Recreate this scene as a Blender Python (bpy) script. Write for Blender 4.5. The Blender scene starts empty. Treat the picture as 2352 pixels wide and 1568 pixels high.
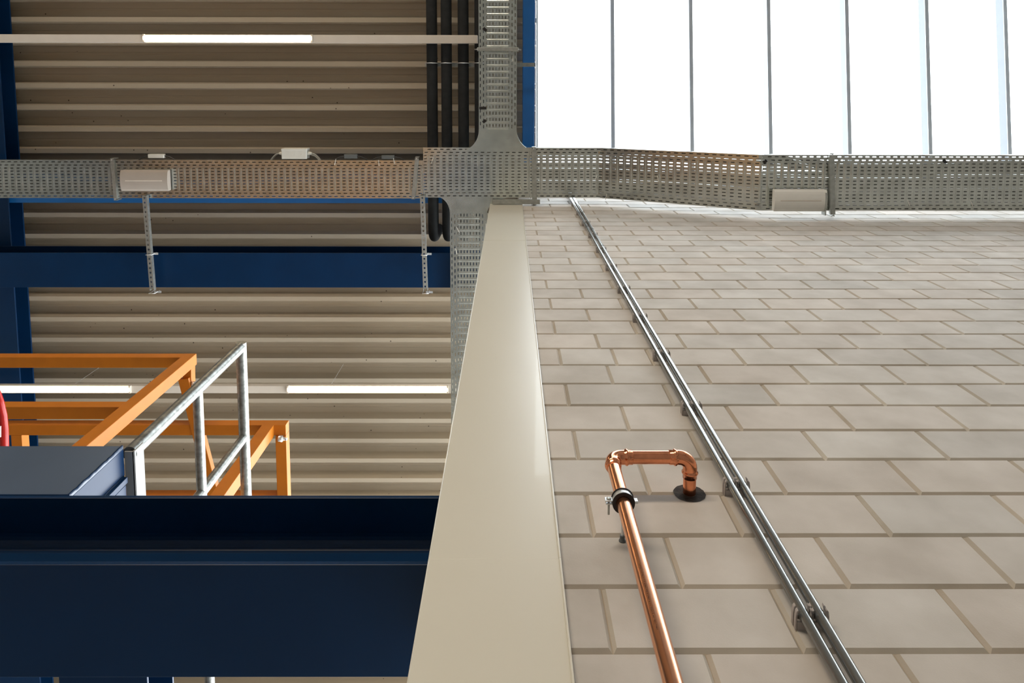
import bpy, bmesh, math, random
from mathutils import Vector, Matrix

random.seed(7)
SC = bpy.context.scene
COL = SC.collection

# ------------------------------------------------------------------ camera
CZ = 1.5                                    # camera height above the hall floor
FPX, CX, CY = 1653.72, 1176.0, 365.15
ROT = Matrix(((0.99999417, -0.00173313, -0.00294153),
              (0.00144287, 0.99538417, -0.09595973),
              (0.00309426, 0.09595493, 0.99538087)))      # rows: right, down, forward
cam = bpy.data.cameras.new('camera')
cam.sensor_fit = 'HORIZONTAL'
cam.sensor_width = 36.0
cam.lens = 36.0 * FPX / 2352
cam.shift_x = 0.0
cam.shift_y = (CY - 784.0) / 2352
cam.clip_start = 0.05
cam.clip_end = 200
camo = bpy.data.objects.new('camera', cam)
COL.objects.link(camo)
M3 = Matrix((ROT[0], -ROT[1], -ROT[2])).transposed()
camo.matrix_world = Matrix.Translation((0, 0, CZ)) @ M3.to_4x4()
SC.camera = camo

# ------------------------------------------------------------------ sky, light, exposure
SC.view_settings.view_transform = 'Standard'
SC.view_settings.look = 'None'
SC.view_settings.exposure = 0.0
SC.view_settings.gamma = 1.0
SC.view_settings.use_curve_mapping = False
w = bpy.data.worlds.new('overcast_sky')
SC.world = w
w.use_nodes = True
bg = w.node_tree.nodes['Background']
bg.inputs[0].default_value = (0.93, 0.97, 1.0, 1)
bg.inputs[1].default_value = 7.4

def area(name, loc, target, sx, sy, power, col):
    l = bpy.data.lights.new(name, 'AREA')
    l.shape = 'RECTANGLE'; l.size = sx; l.size_y = sy
    l.energy = power; l.color = col
    o = bpy.data.objects.new(name, l)
    COL.objects.link(o)
    o.location = loc
    o.rotation_euler = (Vector(target) - Vector(loc)).to_track_quat('-Z', 'Y').to_euler()
    return o
# added warm fill light behind the camera, no visible source
area('warm_fill_light', (-2.5, -8.6, 6.0), (-0.5, 1.3, 2.5), 7.0, 1.2, 800, (1.0, 0.85, 0.68))

# ------------------------------------------------------------------ helpers
def H(h):
    return h + CZ

def ray(px, py):
    return ROT.transposed() @ Vector(((px - CX) / FPX, (py - CY) / FPX, 1.0))

def at(px, py, h):                          # point of that view ray at height h above the camera
    d = ray(px, py)
    d = d * (h / d.z)
    return Vector((d.x, d.y, H(d.z)))

def aty(px, py, y):                         # point of that view ray in the plane Y = y
    d = ray(px, py)
    d = d * (y / d.y)
    return Vector((d.x, d.y, H(d.z)))

class MB:
    def __init__(s):
        s.v = []; s.f = []; s.sm = []
    def add(s, vs, fs, smooth=False):
        o = len(s.v)
        s.v += [tuple(v) for v in vs]
        for f in fs:
            s.f.append([i + o for i in f]); s.sm.append(smooth)
        return s
    def box(s, x0, x1, y0, y1, z0, z1):
        vs = [(x, y, z) for z in (z0, z1) for y in (y0, y1) for x in (x0, x1)]
        return s.add(vs, [(0, 2, 3, 1), (4, 5, 7, 6), (0, 1, 5, 4), (2, 6, 7, 3), (0, 4, 6, 2), (1, 3, 7, 5)])
    def bar(s, a, b, wx, wy, up=(0, 0, 1)):  # rectangular tube between two points
        a = Vector(a); b = Vector(b); t = (b - a).normalized()
        u = Vector(up)
        if abs(t.dot(u)) > 0.9: u = Vector((0, 1, 0))
        r = t.cross(u).normalized(); u = r.cross(t).normalized()
        vs = []
        for p in (a, b):
            for i, j in ((-1, -1), (1, -1), (1, 1), (-1, 1)):
                vs.append(p + r * (i * wx / 2) + u * (j * wy / 2))
        return s.add(vs, [(0, 3, 2, 1), (4, 5, 6, 7), (0, 1, 5, 4), (1, 2, 6, 5), (2, 3, 7, 6), (3, 0, 4, 7)])
    def tube(s, pts, r, seg=16, caps=True):
        pts = [Vector(p) for p in pts]
        n = len(pts)
        rr = r if isinstance(r, (list, tuple)) else [r] * n
        t0 = (pts[1] - pts[0]).normalized()
        u = Vector((0, 0, 1)) if abs(t0.z) < 0.9 else Vector((1, 0, 0))
        nrm = t0.cross(u).normalized()
        vs = []; fs = []
        for i in range(n):
            if i == 0: t = t0
            elif i == n - 1: t = (pts[-1] - pts[-2]).normalized()
            else:
                t = ((pts[i] - pts[i - 1]).normalized() + (pts[i + 1] - pts[i]).normalized()).normalized()
            nrm = (nrm - t * nrm.dot(t)).normalized()
            bn = t.cross(nrm)
            for k in range(seg):
                a = 2 * math.pi * k / seg
                vs.append(pts[i] + (nrm * math.cos(a) + bn * math.sin(a)) * rr[i])
        for i in range(n - 1):
            for k in range(seg):
                k2 = (k + 1) % seg
                fs.append((i * seg + k, i * seg + k2, (i + 1) * seg + k2, (i + 1) * seg + k))
        s.add(vs, fs, True)
        if caps:
            s.add(vs[:seg], [tuple(reversed(range(seg)))])
            s.add(vs[-seg:], [tuple(range(seg))])
        return s
    def prism(s, prof, x0, x1, axis='x'):    # profile of (a, z) pairs swept along x or y
        n = len(prof)
        vs = []
        for q in (x0, x1):
            for a, z in prof:
                vs.append((q, a, z) if axis == 'x' else (a, q, z))
        fs = [(i, (i + 1) % n, (i + 1) % n + n, i + n) for i in range(n)]
        fs += [tuple(range(n)), tuple(reversed(range(n, 2 * n)))]
        return s.add(vs, fs)
    def build(s, name, mat, parent=None, bevel=0, seg=2, solid=0, loc=None):
        me = bpy.data.meshes.new(name)
        vs = s.v
        if loc is not None:
            L = Vector(loc); vs = [tuple(Vector(v) - L) for v in vs]
        me.from_pydata(vs, [], s.f)
        me.polygons.foreach_set('use_smooth', s.sm)
        bm = bmesh.new(); bm.from_mesh(me)
        bmesh.ops.recalc_face_normals(bm, faces=bm.faces)
        bm.to_mesh(me); bm.free()
        me.materials.append(mat)
        o = bpy.data.objects.new(name, me)
        COL.objects.link(o)
        if loc is not None and parent is None: o.location = loc
        if parent is not None: o.parent = parent
        if solid:
            m = o.modifiers.new('solidify', 'SOLIDIFY'); m.thickness = solid; m.offset = 0
        if bevel:
            m = o.modifiers.new('bevel', 'BEVEL'); m.width = bevel; m.segments = seg
            m.limit_method = 'ANGLE'; m.angle_limit = math.radians(40)
        return o

def tag(o, label=None, cat=None, group=None, kind=None):
    if label: o['label'] = label
    if cat: o['category'] = cat
    if group: o['group'] = group
    if kind: o['kind'] = kind
    return o

def thing(name, label, cat, group=None):
    o = bpy.data.objects.new(name, None)
    COL.objects.link(o)
    return tag(o, label, cat, group)

def base(o, loc):                            # move an Empty to its base without moving its parts
    L = Vector(loc)
    o.location = L
    for ch in o.children:
        ch.matrix_parent_inverse = Matrix.Translation(-L)
    return o

def copy_tree(o, parent=None):
    c = o.copy(); COL.objects.link(c); c.parent = parent
    if parent is not None: c.matrix_parent_inverse = o.matrix_parent_inverse.copy()
    for ch in list(o.children): copy_tree(ch, c)
    return c

# ------------------------------------------------------------------ materials
def mat(name, col, rough=0.6, metal=0.0, var=0.06, scale=6.0, bump=0.0, bscale=60.0, stretch=None, coat=0.0, spec=0.5):
    m = bpy.data.materials.new(name); m.use_nodes = True
    nt = m.node_tree; b = nt.nodes['Principled BSDF']
    b.inputs['Roughness'].default_value = rough
    b.inputs['Metallic'].default_value = metal
    b.inputs['Coat Weight'].default_value = coat
    b.inputs['Specular IOR Level'].default_value = spec
    tc = nt.nodes.new('ShaderNodeTexCoord')
    mp = nt.nodes.new('ShaderNodeMapping')
    if stretch: mp.inputs['Scale'].default_value = stretch
    nt.links.new(tc.outputs['Object'], mp.inputs[0])
    no = nt.nodes.new('ShaderNodeTexNoise'); no.inputs['Scale'].default_value = scale
    no.inputs['Detail'].default_value = 5
    nt.links.new(mp.outputs[0], no.inputs['Vector'])
    cr = nt.nodes.new('ShaderNodeValToRGB')
    cr.color_ramp.elements[0].position = 0.3; cr.color_ramp.elements[1].position = 0.7
    cr.color_ramp.elements[0].color = tuple(c * (1 - var) for c in col) + (1,)
    cr.color_ramp.elements[1].color = tuple(min(1, c * (1 + var)) for c in col) + (1,)
    nt.links.new(no.outputs['Fac'], cr.inputs[0])
    nt.links.new(cr.outputs[0], b.inputs['Base Color'])
    if bump:
        n2 = nt.nodes.new('ShaderNodeTexNoise'); n2.inputs['Scale'].default_value = bscale
        nt.links.new(mp.outputs[0], n2.inputs['Vector'])
        bp = nt.nodes.new('ShaderNodeBump'); bp.inputs['Strength'].default_value = bump
        bp.inputs['Distance'].default_value = 0.002
        nt.links.new(n2.outputs['Fac'], bp.inputs['Height'])
        nt.links.new(bp.outputs[0], b.inputs['Normal'])
    return m

def emit(name, col, strength):
    m = bpy.data.materials.new(name); m.use_nodes = True
    b = m.node_tree.nodes['Principled BSDF']
    b.inputs['Base Color'].default_value = col + (1,)
    b.inputs['Emission Color'].default_value = col + (1,)
    b.inputs['Emission Strength'].default_value = strength
    return m

M = {}
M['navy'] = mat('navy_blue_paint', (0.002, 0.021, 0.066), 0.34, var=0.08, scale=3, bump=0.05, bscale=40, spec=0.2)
M['blue'] = mat('skylit_blue_paint', (0.012, 0.15, 0.48), 0.35, var=0.05)  # same steel paint as navy, with skylight brightness put into the colour
M['galv'] = mat('galvanised_sheet', (0.50, 0.53, 0.505), 0.20, 0.85, var=0.12, scale=9)
M['galv2'] = mat('galvanised_steel', (0.42, 0.44, 0.42), 0.42, 0.8, var=0.15, scale=25)
M['galvtube'] = mat('hot_dip_galvanised_tube', (0.28, 0.29, 0.275), 0.36, 0.8, var=0.35, scale=35, bump=0.5, bscale=90)
M['zinc'] = mat('bright_zinc', (0.70, 0.73, 0.75), 0.34, 0.7, var=0.1, scale=40)
M['orange'] = mat('orange_paint', (0.47, 0.148, 0.010), 0.45, var=0.07, scale=8, spec=0.3)
M['red'] = mat('red_plastic', (0.55, 0.02, 0.015), 0.25, var=0.1)
M['white'] = mat('white_lacquer', (0.62, 0.57, 0.50), 0.35, var=0.03)
M['boxgrey'] = mat('pale_grey_plastic', (0.62, 0.62, 0.57), 0.5, var=0.04)
M['dkgrey'] = mat('dark_grey_plastic', (0.10, 0.11, 0.11), 0.5, var=0.1)
M['black'] = mat('black_rubber_insulation', (0.018, 0.020, 0.021), 0.75, var=0.25, scale=12, spec=0.3)
M['rubber'] = mat('black_rubber', (0.012, 0.008, 0.009), 0.55, var=0.3, scale=40)
M['hole_shade'] = mat('dark_hole_shade', (0.03, 0.025, 0.022), 0.95, var=0.5, scale=70, bump=1.0, bscale=120)  # near-black tone painting the shade inside the pipe hole
M['trim'] = mat('cream_lacquered_sheet', (0.60, 0.575, 0.485), 0.30, var=0.015, scale=1.0, coat=0.15)
M['copper'] = mat('copper', (0.93, 0.43, 0.24), 0.22, 1.0, var=0.12, scale=14, stretch=(1, 1, 0.15))
M['copperfit'] = mat('copper_fitting', (0.86, 0.33, 0.17), 0.16, 1.0, var=0.18, scale=30)
M['conduit'] = mat('grey_conduit', (0.25, 0.26, 0.255), 0.2, 0.75, var=0.06, scale=10, stretch=(1, 1, 0.1))
M['clip'] = mat('grey_plastic_clip', (0.40, 0.37, 0.355), 0.5, var=0.08)
M['deck'] = mat('beige_coated_deck', (0.41, 0.35, 0.265), 0.42, var=0.10, scale=1.3, stretch=(0.25, 1, 1))
M['frame'] = mat('aluminium_frame', (0.46, 0.52, 0.58), 0.4, 0.2, var=0.05)
M['floor'] = mat('screed_floor', (0.21, 0.21, 0.20), 0.6, var=0.12, scale=0.6)
M['plaster'] = mat('hall_cladding', (0.42, 0.40, 0.37), 0.8, var=0.08)
M['fin'] = mat('pale_aluminium_fin', (0.17, 0.19, 0.225), 0.5, 0.0, var=0.03)
M['navysheen'] = mat('navy_paint_baked_sheen', (0.075, 0.105, 0.155), 0.3, var=0.1, scale=2)  # navy face plate: its bright reflection is put into the base colour
M['tube'] = emit('led_tube', (1.0, 0.78, 0.50), 22.0)
M['cabledk'] = mat('black_cable', (0.03, 0.03, 0.03), 0.5)
M['cablegr'] = mat('grey_cable', (0.33, 0.33, 0.31), 0.5)
M['lens'] = mat('milky_lens', (0.40, 0.355, 0.31), 0.35, var=0.03)
M['tie'] = mat('white_nylon', (0.8, 0.79, 0.74), 0.5)
M['tape'] = mat('black_tape', (0.012, 0.012, 0.012), 0.6)

# deck: small dark specks and long roll marks
nt = M['deck'].node_tree
b = nt.nodes['Principled BSDF']
tc = nt.nodes.new('ShaderNodeTexCoord')
vo = nt.nodes.new('ShaderNodeTexVoronoi'); vo.inputs['Scale'].default_value = 5.5
nt.links.new(tc.outputs['Object'], vo.inputs['Vector'])
lt = nt.nodes.new('ShaderNodeMath'); lt.operation = 'LESS_THAN'; lt.inputs[1].default_value = 0.048
nt.links.new(vo.outputs['Distance'], lt.inputs[0])
mx = nt.nodes.new('ShaderNodeMixRGB'); mx.inputs[2].default_value = (0.06, 0.045, 0.03, 1)
nt.links.new(lt.outputs[0], mx.inputs[0])
src = b.inputs['Base Color'].links[0].from_socket
nt.links.new(src, mx.inputs[1]); nt.links.new(mx.outputs[0], b.inputs['Base Color'])

# floor: orange patch added out of view for the left-hand tray to reflect
nt = M['floor'].node_tree; b = nt.nodes['Principled BSDF']
tc = nt.nodes.new('ShaderNodeTexCoord'); sp = nt.nodes.new('ShaderNodeSeparateXYZ')
nt.links.new(tc.outputs['Object'], sp.inputs[0])
def band(sock, lo, hi):
    g = nt.nodes.new('ShaderNodeMath'); g.operation = 'GREATER_THAN'; g.inputs[1].default_value = lo
    l = nt.nodes.new('ShaderNodeMath'); l.operation = 'LESS_THAN'; l.inputs[1].default_value = hi
    m = nt.nodes.new('ShaderNodeMath'); m.operation = 'MULTIPLY'
    nt.links.new(sock, g.inputs[0]); nt.links.new(sock, l.inputs[0])
    nt.links.new(g.outputs[0], m.inputs[0]); nt.links.new(l.outputs[0], m.inputs[1])
    return m.outputs[0]
mm = nt.nodes.new('ShaderNodeMath'); mm.operation = 'MULTIPLY'
nt.links.new(band(sp.outputs[0], -9.3, -2.0), mm.inputs[0]); nt.links.new(band(sp.outputs[1], 0.6, 2.6), mm.inputs[1])
mx = nt.nodes.new('ShaderNodeMixRGB'); mx.inputs[2].default_value = (0.60, 0.25, 0.03, 1)
nt.links.new(mm.outputs[0], mx.inputs[0])
nt.links.new(b.inputs['Base Color'].links[0].from_socket, mx.inputs[1])
# added darker floor zone beyond the block wall, dims tray reflections and deck
md = nt.nodes.new('ShaderNodeMixRGB'); md.inputs[2].default_value = (0.085, 0.072, 0.055, 1)
nt.links.new(band(sp.outputs[1], 2.75, 30.0), md.inputs[0])
nt.links.new(mx.outputs[0], md.inputs[1]); nt.links.new(md.outputs[0], b.inputs['Base Color'])

# blockwork: per-block tint carried by a colour attribute
mb_ = bpy.data.materials.new('sand_lime_block'); mb_.use_nodes = True
nt = mb_.node_tree; b = nt.nodes['Principled BSDF']
b.inputs['Roughness'].default_value = 0.85
ca = nt.nodes.new('ShaderNodeVertexColor'); ca.layer_name = 'tint'
tc = nt.nodes.new('ShaderNodeTexCoord')
no = nt.nodes.new('ShaderNodeTexNoise'); no.inputs['Scale'].default_value = 5; no.inputs['Detail'].default_value = 8
nt.links.new(tc.outputs['Object'], no.inputs['Vector'])
cr = nt.nodes.new('ShaderNodeValToRGB')
cr.color_ramp.elements[0].color = (0.86, 0.84, 0.81, 1); cr.color_ramp.elements[1].color = (1.08, 1.08, 1.08, 1)
cr.color_ramp.elements[0].position = 0.3; cr.color_ramp.elements[1].position = 0.7
nt.links.new(no.outputs['Fac'], cr.inputs[0])
mx = nt.nodes.new('ShaderNodeMixRGB'); mx.blend_type = 'MULTIPLY'; mx.inputs[0].default_value = 1
nt.links.new(ca.outputs[0], mx.inputs[1]); nt.links.new(cr.outputs[0], mx.inputs[2])
nt.links.new(mx.outputs[0], b.inputs['Base Color'])
n2 = nt.nodes.new('ShaderNodeTexNoise'); n2.inputs['Scale'].default_value = 220; n2.inputs['Detail'].default_value = 3
nt.links.new(tc.outputs['Object'], n2.inputs['Vector'])
bp = nt.nodes.new('ShaderNodeBump'); bp.inputs['Strength'].default_value = 0.25; bp.inputs['Distance'].default_value = 0.001
nt.links.new(n2.outputs['Fac'], bp.inputs['Height']); nt.links.new(bp.outputs[0], b.inputs['Normal'])
M['block'] = mb_

# skylight sheet: clear polycarbonate
mg = bpy.data.materials.new('clear_skylight_glass'); mg.use_nodes = True
nt = mg.node_tree; nt.nodes.remove(nt.nodes['Principled BSDF'])
out = nt.nodes['Material Output']
tr = nt.nodes.new('ShaderNodeBsdfTransparent'); tr.inputs[0].default_value = (0.95, 0.97, 0.98, 1)
gl = nt.nodes.new('ShaderNodeBsdfGlossy'); gl.inputs['Roughness'].default_value = 0.05
no = nt.nodes.new('ShaderNodeTexNoise'); no.inputs['Scale'].default_value = 2.0
mth = nt.nodes.new('ShaderNodeMath'); mth.operation = 'MULTIPLY'; mth.inputs[1].default_value = 0.08
nt.links.new(no.outputs['Fac'], mth.inputs[0])
ms = nt.nodes.new('ShaderNodeMixShader')
nt.links.new(mth.outputs[0], ms.inputs[0]); nt.links.new(tr.outputs[0], ms.inputs[1]); nt.links.new(gl.outputs[0], ms.inputs[2])
nt.links.new(ms.outputs[0], out.inputs[0])
M['glass'] = mg

# ------------------------------------------------------------------ setting
WALL_Y = 1.3373
DECK_H = 9.35  # deck, trays, roof steel and roof light scaled up together about the camera
SKY_H = 9.97                                  # wall head / lower edge of the roof light
SLOPE = math.tan(math.radians(8.4))

def block_wall():
    s = MB(); tints = []
    c = 0.010; dpt = 0.010; L = 0.45; R = 0.225
    x_lo, x_hi = 0.10, 9.2
    X0 = 0.2512; z0 = 7.1234 * R / 1.0 + CZ
    # mortar backing and body
    s.box(x_lo, x_hi, WALL_Y + dpt, WALL_Y + 0.26, 0, H(SKY_H)); tints += [(0.36, 0.31, 0.24)] * 6
    for r in range(-14, 40):
        za = z0 + r * R; zb = za + R
        if za > H(SKY_H): break
        zb = min(zb, H(SKY_H)); za = max(za, 0)
        if zb <= za + 0.02: continue
        odd = r % 2
        cuts = [X0 + (k + (0.485 if odd else 0.005)) * L + random.uniform(-0.004, 0.004) for k in range(-1, 22)]
        if r == 8: cuts.append(X0 + 0.61 * L)
        if r == 0: pass
        cuts = sorted([x for x in cuts if x_lo < x < x_hi] + [x_lo, x_hi])
        for a, b_ in zip(cuts[:-1], cuts[1:]):
            yo = random.uniform(-0.0012, 0.0012)
            f = [(a + c, za + c), (b_ - c, za + c), (b_ - c, zb - c), (a + c, zb - c)]
            g = [(a + .0012, za + .0012), (b_ - .0012, za + .0012), (b_ - .0012, zb - .0012), (a + .0012, zb - .0012)]
            vs = [(x, WALL_Y + yo, z) for x, z in f] + [(x, WALL_Y + dpt, z) for x, z in g] + [(x, WALL_Y + dpt + 0.004, z) for x, z in g]
            fs = [(0, 1, 2, 3)] + [(i, 4 + i, 4 + (i + 1) % 4, (i + 1) % 4) for i in range(4)] + \
                 [(4 + i, 8 + i, 8 + (i + 1) % 4, 4 + (i + 1) % 4) for i in range(4)]
            t = random.uniform(0.93, 1.05); q = random.uniform(-0.012, 0.012)
            colr = (0.495 * t + q, 0.468 * t, 0.432 * t - q * 0.6)
            # cut edges show the yellower raw chamfer
            s.add(vs, fs)
            tints += [colr] + [tuple(v * m for v, m in zip(colr, (0.95, 0.92, 0.86)))] * 8
    me = bpy.data.meshes.new('wall_right')
    me.from_pydata(s.v, [], s.f)
    at_ = me.color_attributes.new('tint', 'FLOAT_COLOR', 'CORNER')
    for p, t in zip(me.polygons, tints):
        for li in p.loop_indices: at_.data[li].color = (t[0], t[1], t[2], 1)
    me.materials.append(M['block'])
    bm = bmesh.new(); bm.from_mesh(me); bmesh.ops.recalc_face_normals(bm, faces=bm.faces); bm.to_mesh(me); bm.free()
    o = bpy.data.objects.new('wall_right', me); COL.objects.link(o)
    tag(o, 'tall wall of pale beige bevelled blocks right of the cream strip', 'wall', kind='structure')
block_wall()

# cream folded-sheet cladding of the wall end, three lengths with overlap joints
def strip():
    y0 = 1.322
    joints = [0.0, aty(1130, 1283, y0).z, aty(1150, 552, y0).z, H(8.50)]
    s = MB()
    for i, (a, b_) in enumerate(zip(joints[:-1], joints[1:])):
        d = 0.0012 * (i % 2)
        x0, x1 = -0.2285, 0.1435
        s.box(x0 + d, x1 - d, y0 + d, y0 + 0.33, a, b_)
        s.box(x1 - 0.003, x1 + 0.0035, y0 - 0.004, y0 + 0.016, a, b_)     # hemmed edge
        s.box(x0 - 0.0005, x0 + 0.003, y0 - 0.0015, y0 + 0.1, a, b_)
    o = s.build('trim_1', M['trim'], bevel=0.0015)
    tag(o, 'tall cream metal cladding strip capping the end of the block wall', 'cladding', kind='structure')
strip()

# trapezoidal deck, ribs running left to right
def deck():
    P = 0.03005 * DECK_H
    yb = -0.09443 * DECK_H
    def profile(y_from, y_to):
        pts = []
        k = math.floor((y_from - yb) / P)
        while True:
            c0 = yb + k * P
            if c0 - P / 2 > y_to: break
            low = 0.058; web = 0.020; d = 0.150
            for yy, zz in ((c0 - low / 2 - web, d), (c0 - low / 2, 0), (c0 + low / 2, 0), (c0 + low / 2 + web, d)):
                pts.append((min(max(yy, y_from), y_to), H(DECK_H) + zz))
            # shallow stiffener groove in the wide upper flat
            m = c0 + P / 2
            for yy, zz in ((m - 0.018, d), (m - 0.006, d - 0.006), (m + 0.006, d - 0.006), (m + 0.018, d)):
                pts.append((min(max(yy, y_from), y_to), H(DECK_H) + zz))
            k += 1
        return pts
    s = MB()
    for (xa, xb, ya, yb_) in ((-14.0, 0.335, -6.0, 1.33), (-14.0, 0.09, 1.33, 14.0)):
        pr = profile(ya, yb_)
        n = len(pr)
        vs = [(xa, y, z) for y, z in pr] + [(xb, y, z) for y, z in pr]
        s.add(vs, [(i, i + 1, n + i + 1, n + i) for i in range(n - 1)])
    s.box(-14, 0.335, -6, 14, H(DECK_H) + 0.16, H(DECK_H) + 0.22)
    o = s.build('ceiling', M['deck'])
    tag(o, 'beige trapezoidal steel roof deck with ribs running across the frame', 'roof deck', kind='structure')
deck()

s = MB().box(-14, 12, -9, 14, -0.1, 0)
tag(s.build('floor', M['floor']), 'grey screed hall floor', 'floor', kind='structure')
s = MB().box(-14.2, -14, -9, 14, 0, H(9.7))
tag(s.build('wall_left', M['plaster']), 'far left cladding wall of the hall', 'wall', kind='structure')
s = MB().box(-14, 0.1, 14, 14.2, 0, H(9.7))
tag(s.build('wall_far', M['plaster']), 'far cladding wall of the hall beyond the mezzanine', 'wall', kind='structure')
s = MB().box(9.2, 9.4, -9, 1.6, 0, H(10.0))
tag(s.build('wall_end', M['plaster']), 'end cladding wall of the hall beyond the block wall', 'wall', kind='structure')

s = MB().box(-14, 9.4, -9.2, -9, 0, H(11.5))
tag(s.build('wall_near', M['plaster']), 'cladding wall of the hall behind the camera', 'wall', kind='structure')
s = MB().box(0.335, 9.4, -9, -3.55, H(10.9), H(11.1)).box(-14, 0.335, -9, -6.0, H(9.4), H(9.6)).box(0.315, 0.335, -9, 1.33, H(9.47), H(11.0))
tag(s.build('trim_2', M['plaster']), 'roof lining around the roof light', 'roof lining', kind='structure')

# ------------------------------------------------------------------ roof light
def skylight():
    root = thing('window_1', 'large white overexposed roof light with thin glazing bars', 'skylight')
    root['kind'] = 'structure'
    yA, yB = 1.36, -3.6
    def zz(y): return H(SKY_H) + (1.3373 - y) * SLOPE
    xs = [0.402] + [(px - CX) / FPX * 10.19 for px in (1411, 1591, 1770, 1950, 2134, 2315)] + [8.1, 9.17]
    # edge frame against the blue beam
    e = MB()
    for dx, w_, d0, d1 in ((-0.045, 0.030, 0.0, 0.16), (-0.012, 0.022, -0.02, 0.10)):
        xa = 0.402 + dx - w_ / 2 - 0.006; xb = xa + w_
        e.add([(xa, yA, zz(yA) + d0), (xb, yA, zz(yA) + d0), (xb, yA, zz(yA) + d1), (xa, yA, zz(yA) + d1),
               (xa, yB, zz(yB) + d0), (xb, yB, zz(yB) + d0), (xb, yB, zz(yB) + d1), (xa, yB, zz(yB) + d1)],
              [(0, 1, 2, 3), (4, 7, 6, 5), (0, 4, 5, 1), (1, 5, 6, 2), (2, 6, 7, 3), (3, 7, 4, 0)])
    e.build('edge_frame', M['frame'], root)
    sl = MB().box(0.34, 9.2, 1.34, 1.42, H(SKY_H), H(SKY_H) + 0.12)
    sl.build('sill', M['frame'], root)
    for i, x in enumerate(xs[1:-1]):
        m = MB()
        wd = 0.052
        for (w_, d0, d1) in ((wd, 0.0, 0.012), (0.016, 0.012, 0.168)):
            xa = x + wd / 2 - w_; xb = x + wd / 2
            if w_ < 0.02: xa = x - wd / 2; xb = xa + w_
            m.add([(xa, yA, zz(yA) + d0), (xb, yA, zz(yA) + d0), (xb, yA, zz(yA) + d1), (xa, yA, zz(yA) + d1),
                   (xa, yB, zz(yB) + d0), (xb, yB, zz(yB) + d0), (xb, yB, zz(yB) + d1), (xa, yB, zz(yB) + d1)],
                  [(0, 1, 2, 3), (4, 7, 6, 5), (0, 4, 5, 1), (1, 5, 6, 2), (2, 6, 7, 3), (3, 7, 4, 0)])
            gb = m.build('glazing_bar', M['frame'], root) if w_ > 0.02 else m.build('fin', M['fin'], gb)
            m = MB()
    for a, b_ in zip(xs[:-1], xs[1:]):
        p = MB()
        d = 0.172
        p.add([(a, yA, zz(yA) + d), (b_, yA, zz(yA) + d), (b_, yB, zz(yB) + d), (a, yB, zz(yB) + d)], [(0, 1, 2, 3)])
        p.build('pane', M['glass'], root, solid=0.01)
    base(root, (0.335, 1.36, H(SKY_H)))
skylight()

# ------------------------------------------------------------------ blue steelwork
def ibeam(name, x0, x1, y0, y1, h0, h1, m, label, cat='steel beam', tf=0.022, tw=0.016, axis='x', fil=0.027, group=None):
    """H section; long axis x or y; (y0, y1) is the flange width across, heights h0..h1"""
    zc0, zc1 = H(h0), H(h1)
    c = (y0 + y1) / 2
    prof = [(y0, zc0), (y1, zc0), (y1, zc0 + tf)]
    def arc(cx, cz, a0, a1):
        return [(cx + fil * math.cos(math.radians(a0 + (a1 - a0) * i / 6)), cz + fil * math.sin(math.radians(a0 + (a1 - a0) * i / 6))) for i in range(7)]
    prof += arc(c + tw / 2 + fil, zc0 + tf + fil, 270, 180)
    prof += arc(c + tw / 2 + fil, zc1 - tf - fil, 180, 90)
    prof += [(y1, zc1 - tf), (y1, zc1), (y0, zc1), (y0, zc1 - tf)]
    prof += arc(c - tw / 2 - fil, zc1 - tf - fil, 90, 0)
    prof += arc(c - tw / 2 - fil, zc0 + tf + fil, 0, -90)
    prof += [(y0, zc0 + tf)]
    s = MB().prism(prof, x0, x1, axis)
    o = s.build(name, m, bevel=0.002)
    return tag(o, label, cat, group)

# big mezzanine girder in the foreground
hb = 2.05
ya = at(500, 1297, hb).y; yb = at(500, 1555, hb).y
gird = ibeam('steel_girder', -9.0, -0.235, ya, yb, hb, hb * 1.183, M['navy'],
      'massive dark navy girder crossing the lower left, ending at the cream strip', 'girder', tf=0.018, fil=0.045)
# tray beams high up
b2a = at(500, 581, 8.4).y; b2b = at(500, 660, 8.4).y
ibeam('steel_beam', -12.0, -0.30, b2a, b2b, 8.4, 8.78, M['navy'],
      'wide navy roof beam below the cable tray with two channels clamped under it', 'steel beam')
b3b = at(500, 466, 8.88).y
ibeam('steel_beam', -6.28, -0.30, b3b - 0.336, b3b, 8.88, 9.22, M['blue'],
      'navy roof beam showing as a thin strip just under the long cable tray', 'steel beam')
# roof rafter at the far left
s = MB().prism([(-6.78, H(8.814)), (-6.19, H(8.814)), (-6.19, H(8.836)), (-6.64, H(8.836)), (-6.64, H(9.324)), (-6.37, H(9.324)), (-6.37, H(9.346)), (-6.83, H(9.346)), (-6.83, H(9.324)), (-6.66, H(9.324)), (-6.66, H(8.836)), (-6.78, H(8.836))], -6.0, 13.5, 'y')
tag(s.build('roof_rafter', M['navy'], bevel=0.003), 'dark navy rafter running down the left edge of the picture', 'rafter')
# blue edge beam beside the roof light
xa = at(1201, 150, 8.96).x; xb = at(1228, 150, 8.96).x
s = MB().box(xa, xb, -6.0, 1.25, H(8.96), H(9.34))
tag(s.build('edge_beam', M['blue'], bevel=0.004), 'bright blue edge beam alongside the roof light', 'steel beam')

# ------------------------------------------------------------------ perforated trays
SP = 0.07235          # slot pitch along the tray
RP = 0.03618          # row pitch across

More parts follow.
